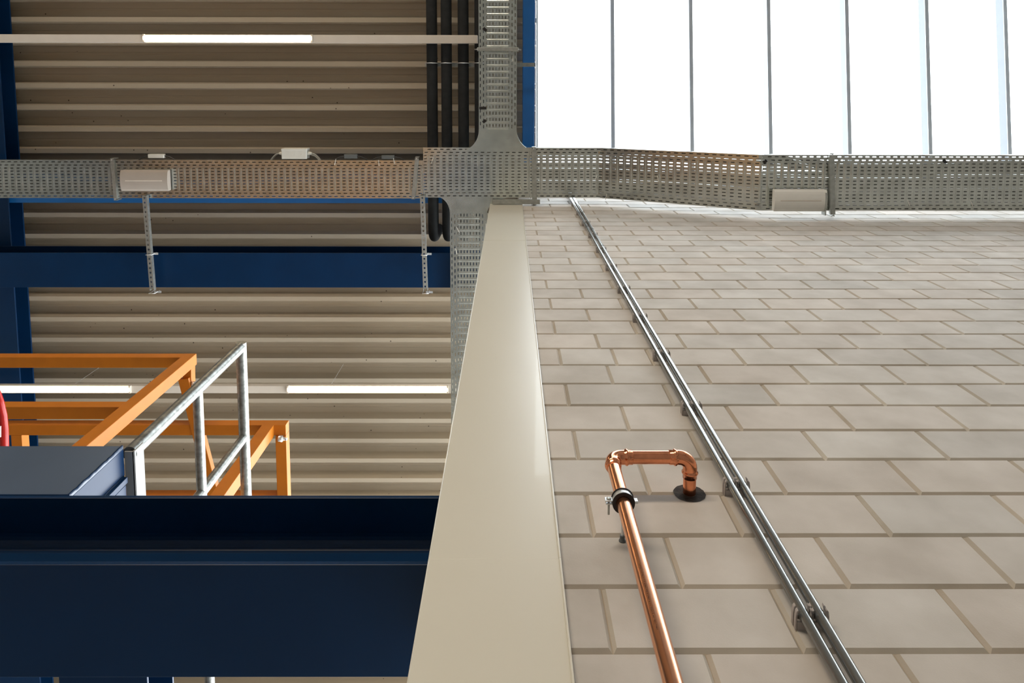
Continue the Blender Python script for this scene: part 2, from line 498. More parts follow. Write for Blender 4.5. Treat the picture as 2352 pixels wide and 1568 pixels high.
def perf(s, f, ncol, nrow, t0, t1, s0=0.0, blank=()):
    """perforated sheet: f(along, across) -> point"""
    rows = []
    m = (t1 - t0 - nrow * RP) / 2
    if m > 1e-4: rows.append((t0, t0 + m, None))
    for r in range(nrow):
        a = t0 + m + r * RP
        rows.append((a, a + RP, r))
    if m > 1e-4: rows.append((t1 - m, t1, None))
    def quad(a0, a1, c0, c1):
        s.add([f(a0, c0), f(a1, c0), f(a1, c1), f(a0, c1)], [(0, 1, 2, 3)])
    def cell(a0, a1, c0, c1, ln, wd):
        ca, cc = (a0 + a1) / 2, (c0 + c1) / 2
        hl, hw = ln / 2, wd / 2
        q = min(hw * 0.8, hl * 0.6)
        hole = [(-hl + q, -hw), (hl - q, -hw), (hl, -hw * 0.35), (hl, hw * 0.35), (hl - q, hw), (-hl + q, hw), (-hl, hw * 0.35), (-hl, -hw * 0.35)]
        pts = [f(a0, c0), f(a1, c0), f(a1, c1), f(a0, c1)] + [f(ca + x, cc + y) for x, y in hole]
        s.add(pts, [(0, 1, 5, 4), (1, 2, 8, 7, 6, 5), (2, 3, 9, 8), (3, 0, 4, 11, 10, 9)])
    for (c0, c1, r) in rows:
        if r is None:
            for j in range(ncol): quad(s0 + j * SP, s0 + (j + 1) * SP, c0, c1)
            continue
        outer = min(r, nrow - 1 - r)
        if outer < 2:
            off = 0.0 if outer == 1 else SP / 2
            if off: quad(s0, s0 + off, c0, c1)
            n = ncol if not off else ncol - 1
            for j in range(n):
                cell(s0 + off + j * SP, s0 + off + (j + 1) * SP, c0, c1, 0.0415, 0.0095)
            if off: quad(s0 + off + n * SP, s0 + ncol * SP, c0, c1)
        else:
            for j in range(ncol):
                a = s0 + j * SP
                cell(a, a + SP * 0.68, c0, c1, 0.0345, 0.0092)
                if r == nrow // 2 and nrow > 6:
                    cell(a + SP * 0.68, a + SP, c0 - 0, c1, 0.008, 0.010)
                else:
                    quad(a + SP * 0.68, a + SP, c0, c1)

TR_H = 8.288
def tray_x(name, label, x0, n, ya_, yb_, nrow, hfun, group='runs of perforated cable tray', wall=0.075, flip=False):
    root = thing(name, label, 'cable tray', group)
    s = MB()
    perf(s, lambda a, c: (x0 + a, c, H(hfun(x0 + a))), n, nrow, ya_, yb_)
    s.build('perforated_base', M['galv'], root, solid=0.0015)
    # pressed cross ribs between the slot columns
    rb = MB()
    for j in range(n):
        a = x0 + j * SP + SP * 0.84
        for (p, q) in ((ya_ + 2.6 * RP, yb_ - 2.6 * RP),):
            z = H(hfun(a)) - 0.0008
            vs = [(a - .009, p, z + .0006), (a - .004, p, z - .0022), (a + .004, p, z - .0022), (a + .009, p, z + .0006)]
            vs += [(x, q, zz) for x, _, zz in vs]
            rb.add(vs, [(0, 1, 5, 4), (1, 2, 6, 5), (2, 3, 7, 6)])
    rb.build('pressed_rib', M['galv'], root)
    for y, sg in ((ya_, -1), (yb_, 1)):
        w_ = MB()
        for j in range(n):
            a, b_ = x0 + j * SP, x0 + (j + 1) * SP
            za, zb = H(hfun(a)), H(hfun(b_))
            w_.add([(a, y, za), (b_, y, zb), (b_, y, zb + wall), (a, y, za + wall)], [(0, 1, 2, 3)])
            w_.add([(a, y, za + wall), (b_, y, zb + wall), (b_, y - sg * 0.012, zb + wall), (a, y - sg * 0.012, za + wall)], [(0, 1, 2, 3)])
        w_.build('side_wall', M['galv'], root, solid=0.0015)
    base(root, (x0, ya_, H(hfun(x0))))
    return root

def tray_y(name, label, y0, n, xa_, xb_, nrow, h, group='branches of perforated cable tray', wall=0.075):
    root = thing(name, label, 'cable tray', group)
    s = MB()
    perf(s, lambda a, c: (c, y0 + a, H(h)), n, nrow, xa_, xb_)
    s.build('perforated_base', M['galv'], root, solid=0.0015)
    rb = MB()
    for j in range(n):
        a = y0 + j * SP + SP * 0.84
        p, q = xa_ + 2.6 * RP, xb_ - 2.6 * RP
        z = H(h) - 0.0008
        vs = [(p, a - .009, z + .0006), (p, a - .004, z - .0022), (p, a + .004, z - .0022), (p, a + .009, z + .0006)]
        vs += [(q, y, zz) for _, y, zz in vs]
        rb.add(vs, [(0, 1, 5, 4), (1, 2, 6, 5), (2, 3, 7, 6)])
    rb.build('pressed_rib', M['galv'], root)
    for x, sg in ((xa_, -1), (xb_, 1)):
        MB().add([(x, y0, H(h)), (x, y0 + n * SP, H(h)), (x, y0 + n * SP, H(h) + wall), (x, y0, H(h) + wall),
                  (x - sg * .012, y0, H(h) + wall), (x - sg * .012, y0 + n * SP, H(h) + wall)],
                 [(0, 1, 2, 3), (3, 2, 5, 4)]).build('side_wall', M['galv'], root, solid=0.0015)
    base(root, (xa_, y0, H(h)))
    return root

lev = lambda x: TR_H
# left run (12 rows)
yl0 = at(600, 368, TR_H).y; yl1 = at(600, 455, TR_H).y
xr = at(972, 410, TR_H).x
nL = 100
tray_x('cable_tray', 'long straight cable tray with orange reflections, left of the crossing', xr - nL * SP, nL, yl0, yl1, 12, lev)
# crossing (wide, 16 rows)
yc0 = at(1100, 339, TR_H).y; yc1 = at(1100, 453.5, TR_H).y
nC = 17
xc0 = xr + 0.0015; xc1 = xc0 + nC * SP
tray_x('cable_tray', 'wide cable tray section at the crossing above the cream strip', xc0, nC, yc0, yc1, 16, lev)
# right run: level, then a set down slope, then level again
xs0 = at(1375, 400, TR_H).x; xs1 = at(1745, 410, 7.414).x
def hr(x):
    if x < xs0: return TR_H
    if x > xs1: return 7.414
    return TR_H + (7.414 - TR_H) * (x - xs0) / (xs1 - xs0)
nM = int((xs1 - xc1) / SP) + 1
tray_x('cable_tray', 'cable tray section stepping down beside the roof light, with sky through its slots', xc1 + 0.0015, nM, yc0, yc1, 16, hr)
x2 = xc1 + 0.003 + nM * SP
tray_x('cable_tray', 'level cable tray run crossing in front of the block wall at the right', x2, 60, yc0, yc1, 16, hr)
# branches (12 rows)
xu0 = at(1100, 290, TR_H + .002).x; xu1 = at(1186.5, 290, TR_H + .002).x
yu1 = at(1140, 298, TR_H).y
tray_y('cable_tray', 'vertical-looking cable tray branch above the crossing, beside the blue beam', yu1 - 46 * SP, 46, xu0, xu1, 12, TR_H)
xd0 = at(1038.5, 520, TR_H + .002).x; xd1 = 0
xd1 = -0.2604
yd0 = at(1080, 489, TR_H).y
tray_y('cable_tray', 'cable tray branch below the crossing, half hidden by the cream strip', yd0, 60, xd1 - 0.4351, xd1, 12, TR_H)

# flared plain tee pieces
def tee(label, ya_, yb_, xl, xr_, xo_l, xo_r, wl=True, wr=True):
    """plain plate joining a branch (xl..xr at ya) to the crossing edge (yb) with concave corners reaching xo_l..xo_r"""
    root = thing('tray_tee', label, 'cable tray tee')
    L = []; R = []
    n = 12
    for i in range(n + 1):
        t = i / n * math.pi / 2
        L.append((xl + (xo_l - xl) * (1 - math.cos(t)), ya_ + (yb_ - ya_) * math.sin(t)))
        R.append((xr_ + (xo_r - xr_) * (1 - math.cos(t)), ya_ + (yb_ - ya_) * math.sin(t)))
    z = H(TR_H) - 0.0018
    s = MB()
    vs = [(x, y, z) for x, y in L] + [(x, y, z) for x, y in R]
    s.add(vs, [(i, i + 1, n + 2 + i, n + 1 + i) for i in range(n)])
    s.build('plate', M['galv'], root, solid=0.0015)
    for pts in (L, R):
        w_ = MB()
        vs = [(x, y, z) for x, y in pts] + [(x, y, z + 0.078) for x, y in pts]
        w_.add(vs, [(i, i + 1, n + 2 + i, n + 1 + i) for i in range(n)], True)
        w_.build('side_wall', M['galv'], root, solid=0.002)
    base(root, (xl, ya_, z))
tee('plain flared tray tee with concave corners above the crossing', yu1 - 0.004, at(1140, 346, TR_H).y, xu0, xu1, at(1058, 340, TR_H).x, at(1232, 340, TR_H).x)
y1 = at(1080, 451, TR_H).y
tee('plain flared tray tee with a curved corner below the crossing', yd0 + 0.004, y1, xd1 - 0.4351, -0.2643, at(1000, 453, TR_H).x, at(1190, 453, TR_H).x)

# cables lying in the trays
def run(name, pts, r, m, label, group):
    o = MB().tube(pts, r, 8).build(name, m)
    return tag(o, label, 'cable', group)
WIDE = yc1 - yc0
offs = [0.018 + 0.0286 * k for k in range(4)] + [0.193 + 0.0286 * k for k in range(14)]
for i, o_ in enumerate(offs):
    r = 0.0137
    pts = []
    x = xc0 + 0.02
    while x < x2 + 4.3:
        sh = 0.0
        if i < 4:
            k = min(max((x - x2) / 0.8, 0), 1); sh = 0.058 * k * k * (3 - 2 * k)
        pts.append((x, yc0 + o_ + sh + 0.0035 * math.sin(x * 2.1), H(hr(x)) + r + 0.009)); x += 0.08
    run('tray_cable', pts, r, M['cablegr'] if i % 6 == 4 else M['cabledk'], 'power cable seen through the slots of the right-hand tray', 'cables lying in the right-hand tray')
for i in range(12):
    t = yl0 + 0.031 + 0.0320 * i
    pts = []
    x = xr - nL * SP
    while x < xr - 0.02:
        pts.append((x, t + 0.006 * math.sin(x * 1.3), H(TR_H) + 0.0150 + 0.0045)); x += 0.3
    run('tray_cable', pts, 0.0150, M['cabledk'], 'dark power cable seen through the slots of the left-hand tray', 'cables lying in the left-hand tray')
for i in range(6):
    t = xu0 + 0.05 + (xu1 - xu0 - 0.1) * (i + 0.5) / 6
    pts = [(t + 0.006 * math.sin(k * 1.7 + i), yu1 - 3.0 + k * 0.3, H(TR_H) + 0.0145) for k in range(10)]
    run('tray_cable', pts, 0.011, M['cablegr'] if i % 2 else M['cabledk'], 'power cable seen through the slots of the upper branch tray', 'cables lying in the upper branch tray')

# ------------------------------------------------------------------ channels and brackets
def cross_channel(name, pa, pb, h, label, lip=0.0, wd=0.038, dep=0.033, group=None):
    """thin folded channel passing under a tray between two picture points"""
    a = at(pa[0], pa[1], h); b_ = at(pb[0], pb[1], h)
    s = MB().bar(a, b_, wd, 0.004)
    d = (b_ - a).normalized(); r = Vector((d.y, -d.x, 0)) * (wd / 2)
    for sg in (-1, 1):
        s.bar(a + r * sg + Vector((0, 0, dep / 2)), b_ + r * sg + Vector((0, 0, dep / 2)), 0.003, dep)
    root = thing(name, label, 'bracket', group)
    s.build('channel', M['galv2'], root, bevel=0.001)
    for p in (a - d * 0.012, b_ + d * 0.012):
        MB().box(p.x - 0.02, p.x + 0.02, p.y - 0.005, p.y + 0.005, p.z, p.z + 0.10).build('end_tab', M['galv2'], root)
    for p in (a, b_):
        MB().tube([p + Vector((0, 0, -0.004)), p + Vector((0, 0, -0.012))], 0.009, 6).build('bolt_head', M['zinc'], root)
    base(root, a)
    return root
cross_channel('tray_bracket', (257, 367), (265, 457), TR_H - 0.03, 'slightly tilted channel under the long tray, left of the small rectangular light')
cross_channel('tray_bracket', (957, 364), (949, 454), TR_H - 0.03, 'channel under the tray joint just left of the crossing')
cross_channel('tray_bracket', (1226, 341), (1228, 467), TR_H - 0.035, 'channel under the tray just right of the cream strip top', wd=0.05)
cross_channel('tray_bracket', (1096, 113), (1191, 113), TR_H - 0.03, 'flat channel crossing under the upper branch tray', wd=0.04)
cross_channel('tray_bracket', (1911, 356), (1913, 493), 7.414 - 0.04, 'channel under the right-hand tray beside the grey emergency light', wd=0.05)

# wall bracket under the crossing
s = MB()
a = at(1128, 459, 7.95)
s.box(-0.20, 0.35, 1.262, 1.315, H(8.22), H(8.26))
tag(s.build('support_channel', M['galv2'], bevel=0.003), 'short grey channel across the top of the cream strip', 'bracket')

def strut(label, p0, p1, hh):
    """perforated strut channel under the beam, with two beam clamps"""
    root = thing('strut_channel', label, 'strut channel', 'strut channels hung under the roof beams')
    a = at(p0[0], p0[1], hh); b_ = at(p1[0], p1[1], hh)
    a = a + (a - b_).normalized() * 0.04
    n = int((b_ - a).length / 0.0549)
    wd = 0.049
    d = (b_ - a).normalized(); r = Vector((-d.y, d.x, 0)) * -1
    s = MB()
    for j in range(n):
        c = a + d * (0.0549 * (j + 0.5))
        hole = []
        for k in range(8):
            t = math.radians(k * 45 + 22.5)
            hole.append(c + d * (0.0129 * math.cos(t)) + r * (0.0106 * math.sin(t)))
        e = 0.02745
        cs = [c + d * e + r * wd / 2, c - d * e + r * wd / 2, c - d * e - r * wd / 2, c + d * e - r * wd / 2]
        s.add(cs + hole, [(0, 1, 6, 5), (1, 2, 8, 7, 6), (2, 3, 10, 9, 8), (3, 0, 5, 4, 11, 10)])
    s.build('perforated_web', M['galv2'], root, solid=0.003)
    f = MB()
    for sg in (-1, 1):
        o_ = r * (sg * (wd / 2)) + Vector((0, 0, 0.024))
        f.bar(a + o_, b_ + o_, 0.003, 0.048)
    f.build('side_flange', M['galv2'], root)
    for q in (b2a - 0.02, b2b + 0.02):
        t = (q - a.y) / (b_.y - a.y)
        c = a + (b_ - a) * t
        m = MB().tube([c + r * 0.035 + Vector((0, 0, 0.11)), c + r * 0.035 + Vector((0, 0, -0.008)), c - r * 0.035 + Vector((0, 0, -0.008)), c - r * 0.035 + Vector((0, 0, 0.11))], 0.004, 8)
        m.box(c.x + 0.0, c.x + 0.08, c.y - 0.012, c.y + 0.012, c.z + 0.05, c.z + 0.056)
        m.build('beam_clamp', M['zinc'], root)
    base(root, b_)
strut('perforated strut channel under the roof beam, left of the two', (332, 457), (349, 668), TR_H - 0.062)
strut('perforated strut channel under the roof beam, next to the tray crossing', (970, 457), (977, 668), TR_H - 0.062)

# ------------------------------------------------------------------ insulated pipes
for i, (px, which) in enumerate(((991, 'leftmost of the four'), (1024.5, 'second from left of the four'), (1063.5, 'third from left of the four'), (1102, 'rightmost of the four, mostly behind the branch tray'))):
    root = thing('insulated_pipe', 'black insulated pipe, ' + which, 'pipe', 'black insulated pipes under the roof')
    c = at(px, 0, 8.69)
    yE = at(px, 548, 8.69).y
    pts = [(c.x, -5.5, c.z), (c.x, yE - 0.157, c.z)]
    for k in range(1, 7):
        t = math.radians(15 * k)
        pts.append((c.x, yE - 0.157 + 0.157 * math.sin(t), c.z + 0.157 * (1 - math.cos(t))))
    pts.append((c.x, yE, H(DECK_H) - 0.01))
    MB().tube(pts, 0.065, 20).build('insulation', M['black'], root)
    sy = at(px, 145, 8.69).y
    ring = [(c.x + 0.0678 * math.cos(t), sy, c.z + 0.0678 * math.sin(t)) for t in [math.radians(a) for a in range(0, 361, 15)]]
    MB().tube(ring, 0.006, 8).build('pipe_clamp', M['zinc'], root)
    base(root, (c.x, -5.5, c.z))
a = at(976, 146, 8.78)
s = MB()
s.box(a.x, at(1229, 146, 8.78).x, a.y - 0.012, a.y - 0.008, a.z, a.z + 0.03)
s.box(a.x, at(1229, 146, 8.78).x, a.y + 0.030, a.y + 0.034, a.z, a.z + 0.03)
s.box(a.x, at(1229, 146, 8.78).x, a.y - 0.012, a.y + 0.034, a.z + 0.03, a.z + 0.034)
tag(s.build('support_rail', M['galv2']), 'slotted support rail carrying the four black pipes', 'rail')

# ------------------------------------------------------------------ light tracks
def track(label, py, x0px, x1px, lamps, h):
    root = thing('lighting_track', label, 'lighting track')
    a = at(x0px, py, h); b_ = at(x1px, py, h)
    s = MB().box(a.x, b_.x, a.y - 0.048, a.y + 0.048, a.z, a.z + 0.067)
    s.build('trunking', M['white'], root, bevel=0.006)
    for (la, lb) in lamps:
        p = at(la, py, h - 0.02); q = at(lb, py, h - 0.02)
        n = 10
        pr = [(p.y + 0.034 * math.cos(math.radians(180 + 180 * k / n)), p.z + 0.036 * math.sin(math.radians(180 + 180 * k / n)) + 0.015) for k in range(n + 1)]
        MB().prism(pr, p.x, q.x).build('lamp_tube', M['tube'], root)
        for xx in (p.x, q.x):
            MB().box(xx - 0.012, xx + 0.012, p.y - 0.047, p.y + 0.047, p.z - 0.012, p.z + 0.022).build('end_cap', M['white'], root, bevel=0.004)
    x = a.x + 0.6
    while x < b_.x:
        MB().tube([(x, a.y, a.z + 0.067), (x, a.y, H(DECK_H) + 0.01)], 0.0025, 6, False).build('hanger_wire', M['zinc'], root); x += 1.6
    base(root, a)
track('white lighting track near the top with one glowing tube', 87.5, -260, 1097, [(330, 716)], 8.53)
track('white lighting track lower down behind the railings with two glowing tubes', 894, -260, 1048, [(-90, 298), (661, 1028)], 8.53)

# ------------------------------------------------------------------ emergency lights on the trays
def emlight(label, px0, px1, py0, py1, h, m):
    root = thing('emergency_light', label, 'emergency light')
    a = at(px0, py0, h); b_ = at(px1, py1, h)
    x0, x1, y0_, y1_ = a.x, b_.x, a.y, b_.y
    MB().box(x0 + 0.004, x1 - 0.004, y0_ + 0.003, y1_ - 0.003, a.z + 0.035, a.z + 0.10).build('body', m, root, bevel=0.008)
    n = 10; pr = []
    for k in range(n + 1):
        t = k / n
        pr.append((y0_ + (y1_ - y0_) * t, a.z + 0.035 - 0.030 * math.sin(math.pi * t) ** 0.6))
    MB().prism(pr, x0, x1).build('lens', m, root, bevel=0.003)
    c = (y0_ + y1_) / 2
    MB().box(x0 + 0.06, x1 - 0.06, c - 0.008, c + 0.004, a.z + 0.0035, a.z + 0.012).build('reflector_bar', M['white'], root, bevel=0.003)
    base(root, (x0, y0_, a.z + 0.1))
    return root
emlight('small white rectangular emergency light under the long left tray', 273, 385, 391, 440, TR_H - 0.123, M['lens'])
emlight('grey rectangular emergency light at the lower edge of the right-hand tray', 1781, 1900, 436, 487, 7.414 - 0.146, mat('grey_lens', (0.80, 0.80, 0.76), 0.35, var=0.03))
a = at(1896, 447, 7.28)
s = MB().box(a.x, a.x + 0.012, a.y - 0.02, at(1908, 490, 7.28).y + 0.02, a.z - 0.01, a.z + 0.08)
tag(s.build('light_bracket', M['galv2'], bevel=0.002), 'upright metal bracket at the right end of the grey emergency light', 'bracket')

# ------------------------------------------------------------------ junction boxes on the tray edge
def jbox(label, px0, px1, pyt, pyb, h, dz, m, gl=True):
    root = thing('junction_box', label, 'junction box')
    a = at(px0, pyt, h); b_ = at(px1, pyb, h)
    MB().box(a.x, b_.x, a.y, b_.y, a.z, a.z + dz).build('box', m, root, bevel=0.005)
    if gl:
        MB().box(a.x - 0.003, b_.x + 0.003, a.y - 0.003, a.y + 0.018, a.z - 0.003, a.z + dz + 0.003).build('lid', m, root, bevel=0.003)
        c = (a.y + b_.y) / 2; zc = a.z + dz * 0.5
        for k in (0.22, 0.5, 0.78):
            x = a.x + (b_.x - a.x) * k; r = 0.018 if k == 0.5 else 0.012
            ring = [(x + r * math.cos(t), c + r * math.sin(t), a.z - 0.0005) for t in [math.radians(q) for q in range(0, 361, 20)]]
            MB().tube(ring, 0.0012, 6).build('knockout', m, root)
        for sg, x in ((-1, a.x), (1, b_.x)):
            MB().tube([(x, c, zc), (x + sg * 0.02, c, zc), (x + sg * 0.045, c, zc)], [0.022, 0.022, 0.014], 8).build('cable_gland', M['boxgrey'], root)
            for dy in (0, 0.018) if sg > 0 else (0,):
                pts = [(x + sg * (0.04 + 0.12 * t), c + dy + (yl0 + 0.03 - c) * t * t, zc) for t in (0, .2, .4, .6, .8, 1)]
                MB().tube(pts, 0.009, 8).build('cable_tail', M['cablegr'], root)
    else:
        c = (a.y + b_.y) / 2; zc = a.z + dz * 0.5
        for sg, x in ((-1, a.x), (1, b_.x)):
            pts = [(x + sg * 0.13 * t, c + (yl0 + 0.015 - c) * t * t, zc) for t in (0, .25, .5, .75, 1)]
            MB().tube(pts, 0.007, 8).build('cable_tail', M['cabledk'], root)
    base(root, (a.x, b_.y, a.z))
jbox('large pale grey junction box with round knockouts on the upper tray edge', 646, 704, 342, 365, TR_H - 0.01, 0.134, M['boxgrey'])
jbox('small pale junction box on the tray edge above the small white light', 339, 376, 354, 363, TR_H + 0.0, 0.05, M['boxgrey'], False)
jbox('small dark connector box on the tray edge, right of the large box', 790, 820, 354.5, 364, TR_H, 0.05, M['dkgrey'], False)
jbox('smallest dark connector box on the tray edge, nearest the crossing', 876, 905, 356.5, 365, TR_H, 0.045, M['dkgrey'], False)

# black tape marks and nylon tie ends on the trays
for (p, q, h, lab) in (((1110, 64), (1117, 71), TR_H, 'slanted black mark on the upper branch tray, nearest the top edge'),
                  ((1101, 248), (1117, 248), TR_H, 'straight black mark on the left edge of the upper branch tray'),
                  ((1109, 281), (1116, 276), TR_H, 'slanted black mark on the upper branch tray, just above the flared tee'),
                  ((1754, 374), (1761, 368), 7.414, 'black mark on the upper edge of the right tray, left of the grey light'),
                  ((2167, 367), (2174, 374), 7.414, 'black mark on the upper edge of the right tray, far right')):
    a = at(p[0], p[1], h - 0.006); b_ = at(q[0], q[1], h - 0.006)
    tag(MB().bar(a, b_, 0.031, 0.003).build('marking_tape', M['tape']), lab, 'tape')
ties = [(838, 366, 838, 377, TR_H), (1180, 372, 1180, 384, TR_H), (1103, 352, 1104, 364, TR_H)]
for px, py, h in [(993, 368, TR_H), (1195, 430, TR_H), (1370, 405, TR_H), (1392, 452, 8.22), (1511, 410, 7.9), (2087, 466, 7.414), (2232, 468, 7.414), (1116, 520, TR_H),
                  (1052, 528, TR_H), (870, 374, TR_H), (770, 372, TR_H), (1178, 134, TR_H), (1048, 577, TR_H), (905, 370, TR_H)]:
    a = at(px, py, h - 0.004)
    ang = random.uniform(-0.5, 0.5)
    d = Vector((math.sin(ang), math.cos(ang), -0.1)) * 0.035
    tag(MB().bar(a - d, a + d, 0.006, 0.002).build('cable_tie', M['tie']), 'thin white nylon tie end poking out of the tray slots', 'cable tie', 'white cable tie ends on the trays')

# ------------------------------------------------------------------ conduits on the block wall
CY_ = 1.302
cxl, cxr = 0.7345, 0.7735
clip_h = [1.09 + 0.593 * k for k in range(0, 13)]
for x, lab, off in ((cxl, 'left one of the two parallel grey conduits running up the block wall', 0.0), (cxr, 'right one of the two parallel grey conduits running up the block wall', 0.0)):
    root = thing('conduit', lab, 'conduit', 'paired grey conduits')
    MB().tube([(x, CY_, 0.02), (x, CY_, H(4.0)), (x, CY_, H(9.0))], 0.0135, 20).build('pipe', M['conduit'], root)
    for hh in (6.75,) if x == cxl else (6.62, 2.9 + 3.0):
        MB().tube([(x, CY_, H(hh)), (x, CY_, H(hh + 0.09))], 0.0158, 20).build('coupling', M['conduit'], root)
    base(root, (x, CY_, 0.02))

def clip(z):
    root = thing('conduit_clip', 'double grey plastic clip', 'clip', 'plastic clips holding the paired conduits')
    for x in (cxl, cxr):
        s = MB()
        s.box(x - 0.018, x + 0.018, CY_ + 0.0145, WALL_Y + 0.001, z - 0.014, z + 0.014)
        for sg in (-1, 1):
            prof = [(x + sg * 0.0185, WALL_Y), (x + sg * 0.0185, CY_ - 0.002), (x + sg * 0.0150, CY_ - 0.0145), (x + sg * 0.0165, CY_ - 0.018),
                    (x + sg * 0.0205, CY_ - 0.013), (x + sg * 0.0225, CY_), (x + sg * 0.0225, WALL_Y)]
            n = len(prof)
            for za, zb in ((z - 0.014, z - 0.003), (z + 0.003, z + 0.014)):
                vs = [(p, q, zz) for zz in (za, zb) for p, q in prof]
                s.add(vs, [(i, (i + 1) % n, (i + 1) % n + n, i + n) for i in range(n)] + [tuple(range(n)), tuple(range(n, 2 * n))])
        s.build('saddle', M['clip'], root, bevel=0.0008)
    base(root, (cxl, WALL_Y, z))
    return root
c0 = clip(H(clip_h[1]))
desc = ['lowest in the picture', 'second up, right of the dark pipe hole', 'third up, one clip above the elbow height',
        'fourth up along the pair', 'fifth up along the pair', 'sixth up along the pair', 'seventh up along the pair', 'eighth up along the pair',
        'ninth up along the pair', 'tenth up along the pair', 'eleventh up along the pair', 'topmost, just under the tray']
for k, hh in enumerate(clip_h[1:]):
    o = c0 if k == 0 else copy_tree(c0)
    o.location.z = H(hh)
    o['label'] = 'double grey plastic clip on the conduits, ' + desc[min(k, 11)]

# ------------------------------------------------------------------ copper pipe
PX, PY = 0.337, 1.212
hp = aty(1500, 1050, PY).z
xh = aty(1583, 1132, WALL_Y).x
zh = hp
root = thing('copper_pipe', 'shiny copper pipe rising, turning right and entering the wall', 'pipe')
R_ = 0.0213
# vertical length
MB().tube([(PX, PY, 0.02), (PX, PY, H(0.6)), (PX, PY, hp - 0.05)], R_, 32).build('riser', M['copper'], root)
def elbow(c, a0dir, a1dir, rad, name='elbow'):
    """press elbow around corner c from direction a0 to a1"""
    a0 = Vector(a0dir); a1 = Vector(a1dir); c = Vector(c)
    s = MB()
    arc = [c - a0 * rad]
    n = 12
    ctr = c - a0 * rad + a1 * rad
    for k in range(1, n + 1):
        t = k / n * math.pi / 2
        arc.append(ctr - a1 * rad * math.cos(t) + a0 * rad * math.sin(t))
    s.tube([arc[0] - a0 * 0.006] + arc + [arc[-1] + a1 * 0.006], R_ + 0.0022, 32)
    for p, d in ((arc[0], -a0), (arc[-1], a1)):
        q = [p + d * t for t in (0.004, 0.007, 0.011, 0.015, 0.019, 0.0195, 0.032, 0.033)]
        r = [R_ + .0022, R_ + .0024, R_ + .0058, R_ + .0058, R_ + .0026, R_ + .0022, R_ + .0022, R_ + .0004]
        s.tube(q, r, 32)
    return s.build(name, M['copperfit'], root)
er = 0.038
elbow((PX, PY, hp), (0, 0, 1), (1, 0, 0), er)
MB().tube([(PX + er, PY, hp), (xh - er, PY, hp)], R_, 32).build('cross_length', M['copperfit'], root)
elbow((xh, PY, hp), (1, 0, 0), (0, 1, 0), er)
MB().tube([(xh, PY + er, hp), (xh, WALL_Y - 0.001, hp)], R_, 32).build('wall_stub', M['copperfit'], root)
base(root, (PX, PY, 0.02))
# flat dark disc standing in for the shaded hole round the stub
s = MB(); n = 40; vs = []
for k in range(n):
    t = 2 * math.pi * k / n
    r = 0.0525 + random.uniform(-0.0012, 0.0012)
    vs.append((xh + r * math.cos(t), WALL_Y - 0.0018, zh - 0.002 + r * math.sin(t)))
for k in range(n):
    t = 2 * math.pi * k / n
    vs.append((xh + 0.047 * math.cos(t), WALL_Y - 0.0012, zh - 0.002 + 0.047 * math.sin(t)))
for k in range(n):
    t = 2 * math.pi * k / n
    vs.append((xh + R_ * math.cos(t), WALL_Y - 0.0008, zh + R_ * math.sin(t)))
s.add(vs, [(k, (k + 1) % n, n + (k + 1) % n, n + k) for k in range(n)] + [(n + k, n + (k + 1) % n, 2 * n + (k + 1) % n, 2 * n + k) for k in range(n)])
tag(s.build('hole_disc', M['hole_shade']), 'round dark hole in the block wall where the copper pipe enters', 'pipe hole')

# pipe clamp on the riser
zc = aty(1435, 1150, PY).z
root = thing('pipe_clamp', 'black rubber lined zinc clamp around the copper riser', 'pipe clamp')
def ring(r0, r1, za, zb, m, name, seg=40):
    s = MB(); vs = []
    for z, r in ((za, r0), (za, r1), (zb, r1), (zb, r0)):
        for k in range(seg):
            t = 2 * math.pi * k / seg
            vs.append((PX + r * math.cos(t), PY + r * math.sin(t), z))
    fs = []
    for j in range(4):
        for k in range(seg):
            k2 = (k + 1) % seg; j2 = (j + 1) % 4
            fs.append((j * seg + k, j * seg + k2, j2 * seg + k2, j2 * seg + k))
    s.add(vs, fs, True)
    return s.build(name, m, root, bevel=0.0006)
ring(R_ + 0.0003, 0.0335, zc - 0.0145, zc - 0.0115, M['rubber'], 'rubber_lining')
ring(R_ + 0.0003, 0.0335, zc + 0.0115, zc + 0.0145, M['rubber'], 'rubber_lining')
ring(R_ + 0.0003, 0.0285, zc - 0.0115, zc + 0.0115, M['rubber'], 'rubber_lining')
ring(0.0285, 0.0305, zc - 0.0108, zc + 0.0108, M['zinc'], 'steel_band')
s = MB()
s.box(PX - 0.052, PX - 0.028, PY - 0.0065, PY - 0.0025, zc - 0.010, zc + 0.010)
s.box(PX - 0.052, PX - 0.028, PY + 0.0025, PY + 0.0065, zc - 0.010, zc + 0.010)
s.box(PX - 0.054, PX - 0.051, PY - 0.0065, PY - 0.001, zc - 0.010, zc + 0.010)
s.box(PX + 0.029, PX + 0.043, PY - 0.004, PY + 0.004, zc - 0.009, zc + 0.009)
s.build('ear', M['zinc'], root, bevel=0.001)
s = MB().tube([(PX - 0.042, PY - 0.006, zc), (PX - 0.042, PY - 0.009, zc), (PX - 0.042, PY - 0.0105, zc)], [0.0075, 0.007, 0.004], 16)
s.tube([(PX - 0.042, PY - 0.006, zc), (PX - 0.042, PY + 0.042, zc)], 0.0032, 12)
s.build('screw', M['galv2'], root)
s = MB().tube([(PX, PY + 0.03, zc), (PX, WALL_Y, zc)], 0.0045, 14)
s.build('threaded_rod', M['zinc'], root)
MB().tube([(PX, WALL_Y - 0.018, zc), (PX, WALL_Y - 0.003, zc), (PX, WALL_Y - 0.002, zc), (PX, WALL_Y + 0.001, zc)], [0.0075, 0.0075, 0.0105, 0.0105], 18).build('wall_plug', M['dkgrey'], root)
base(root, (PX, WALL_Y, zc))

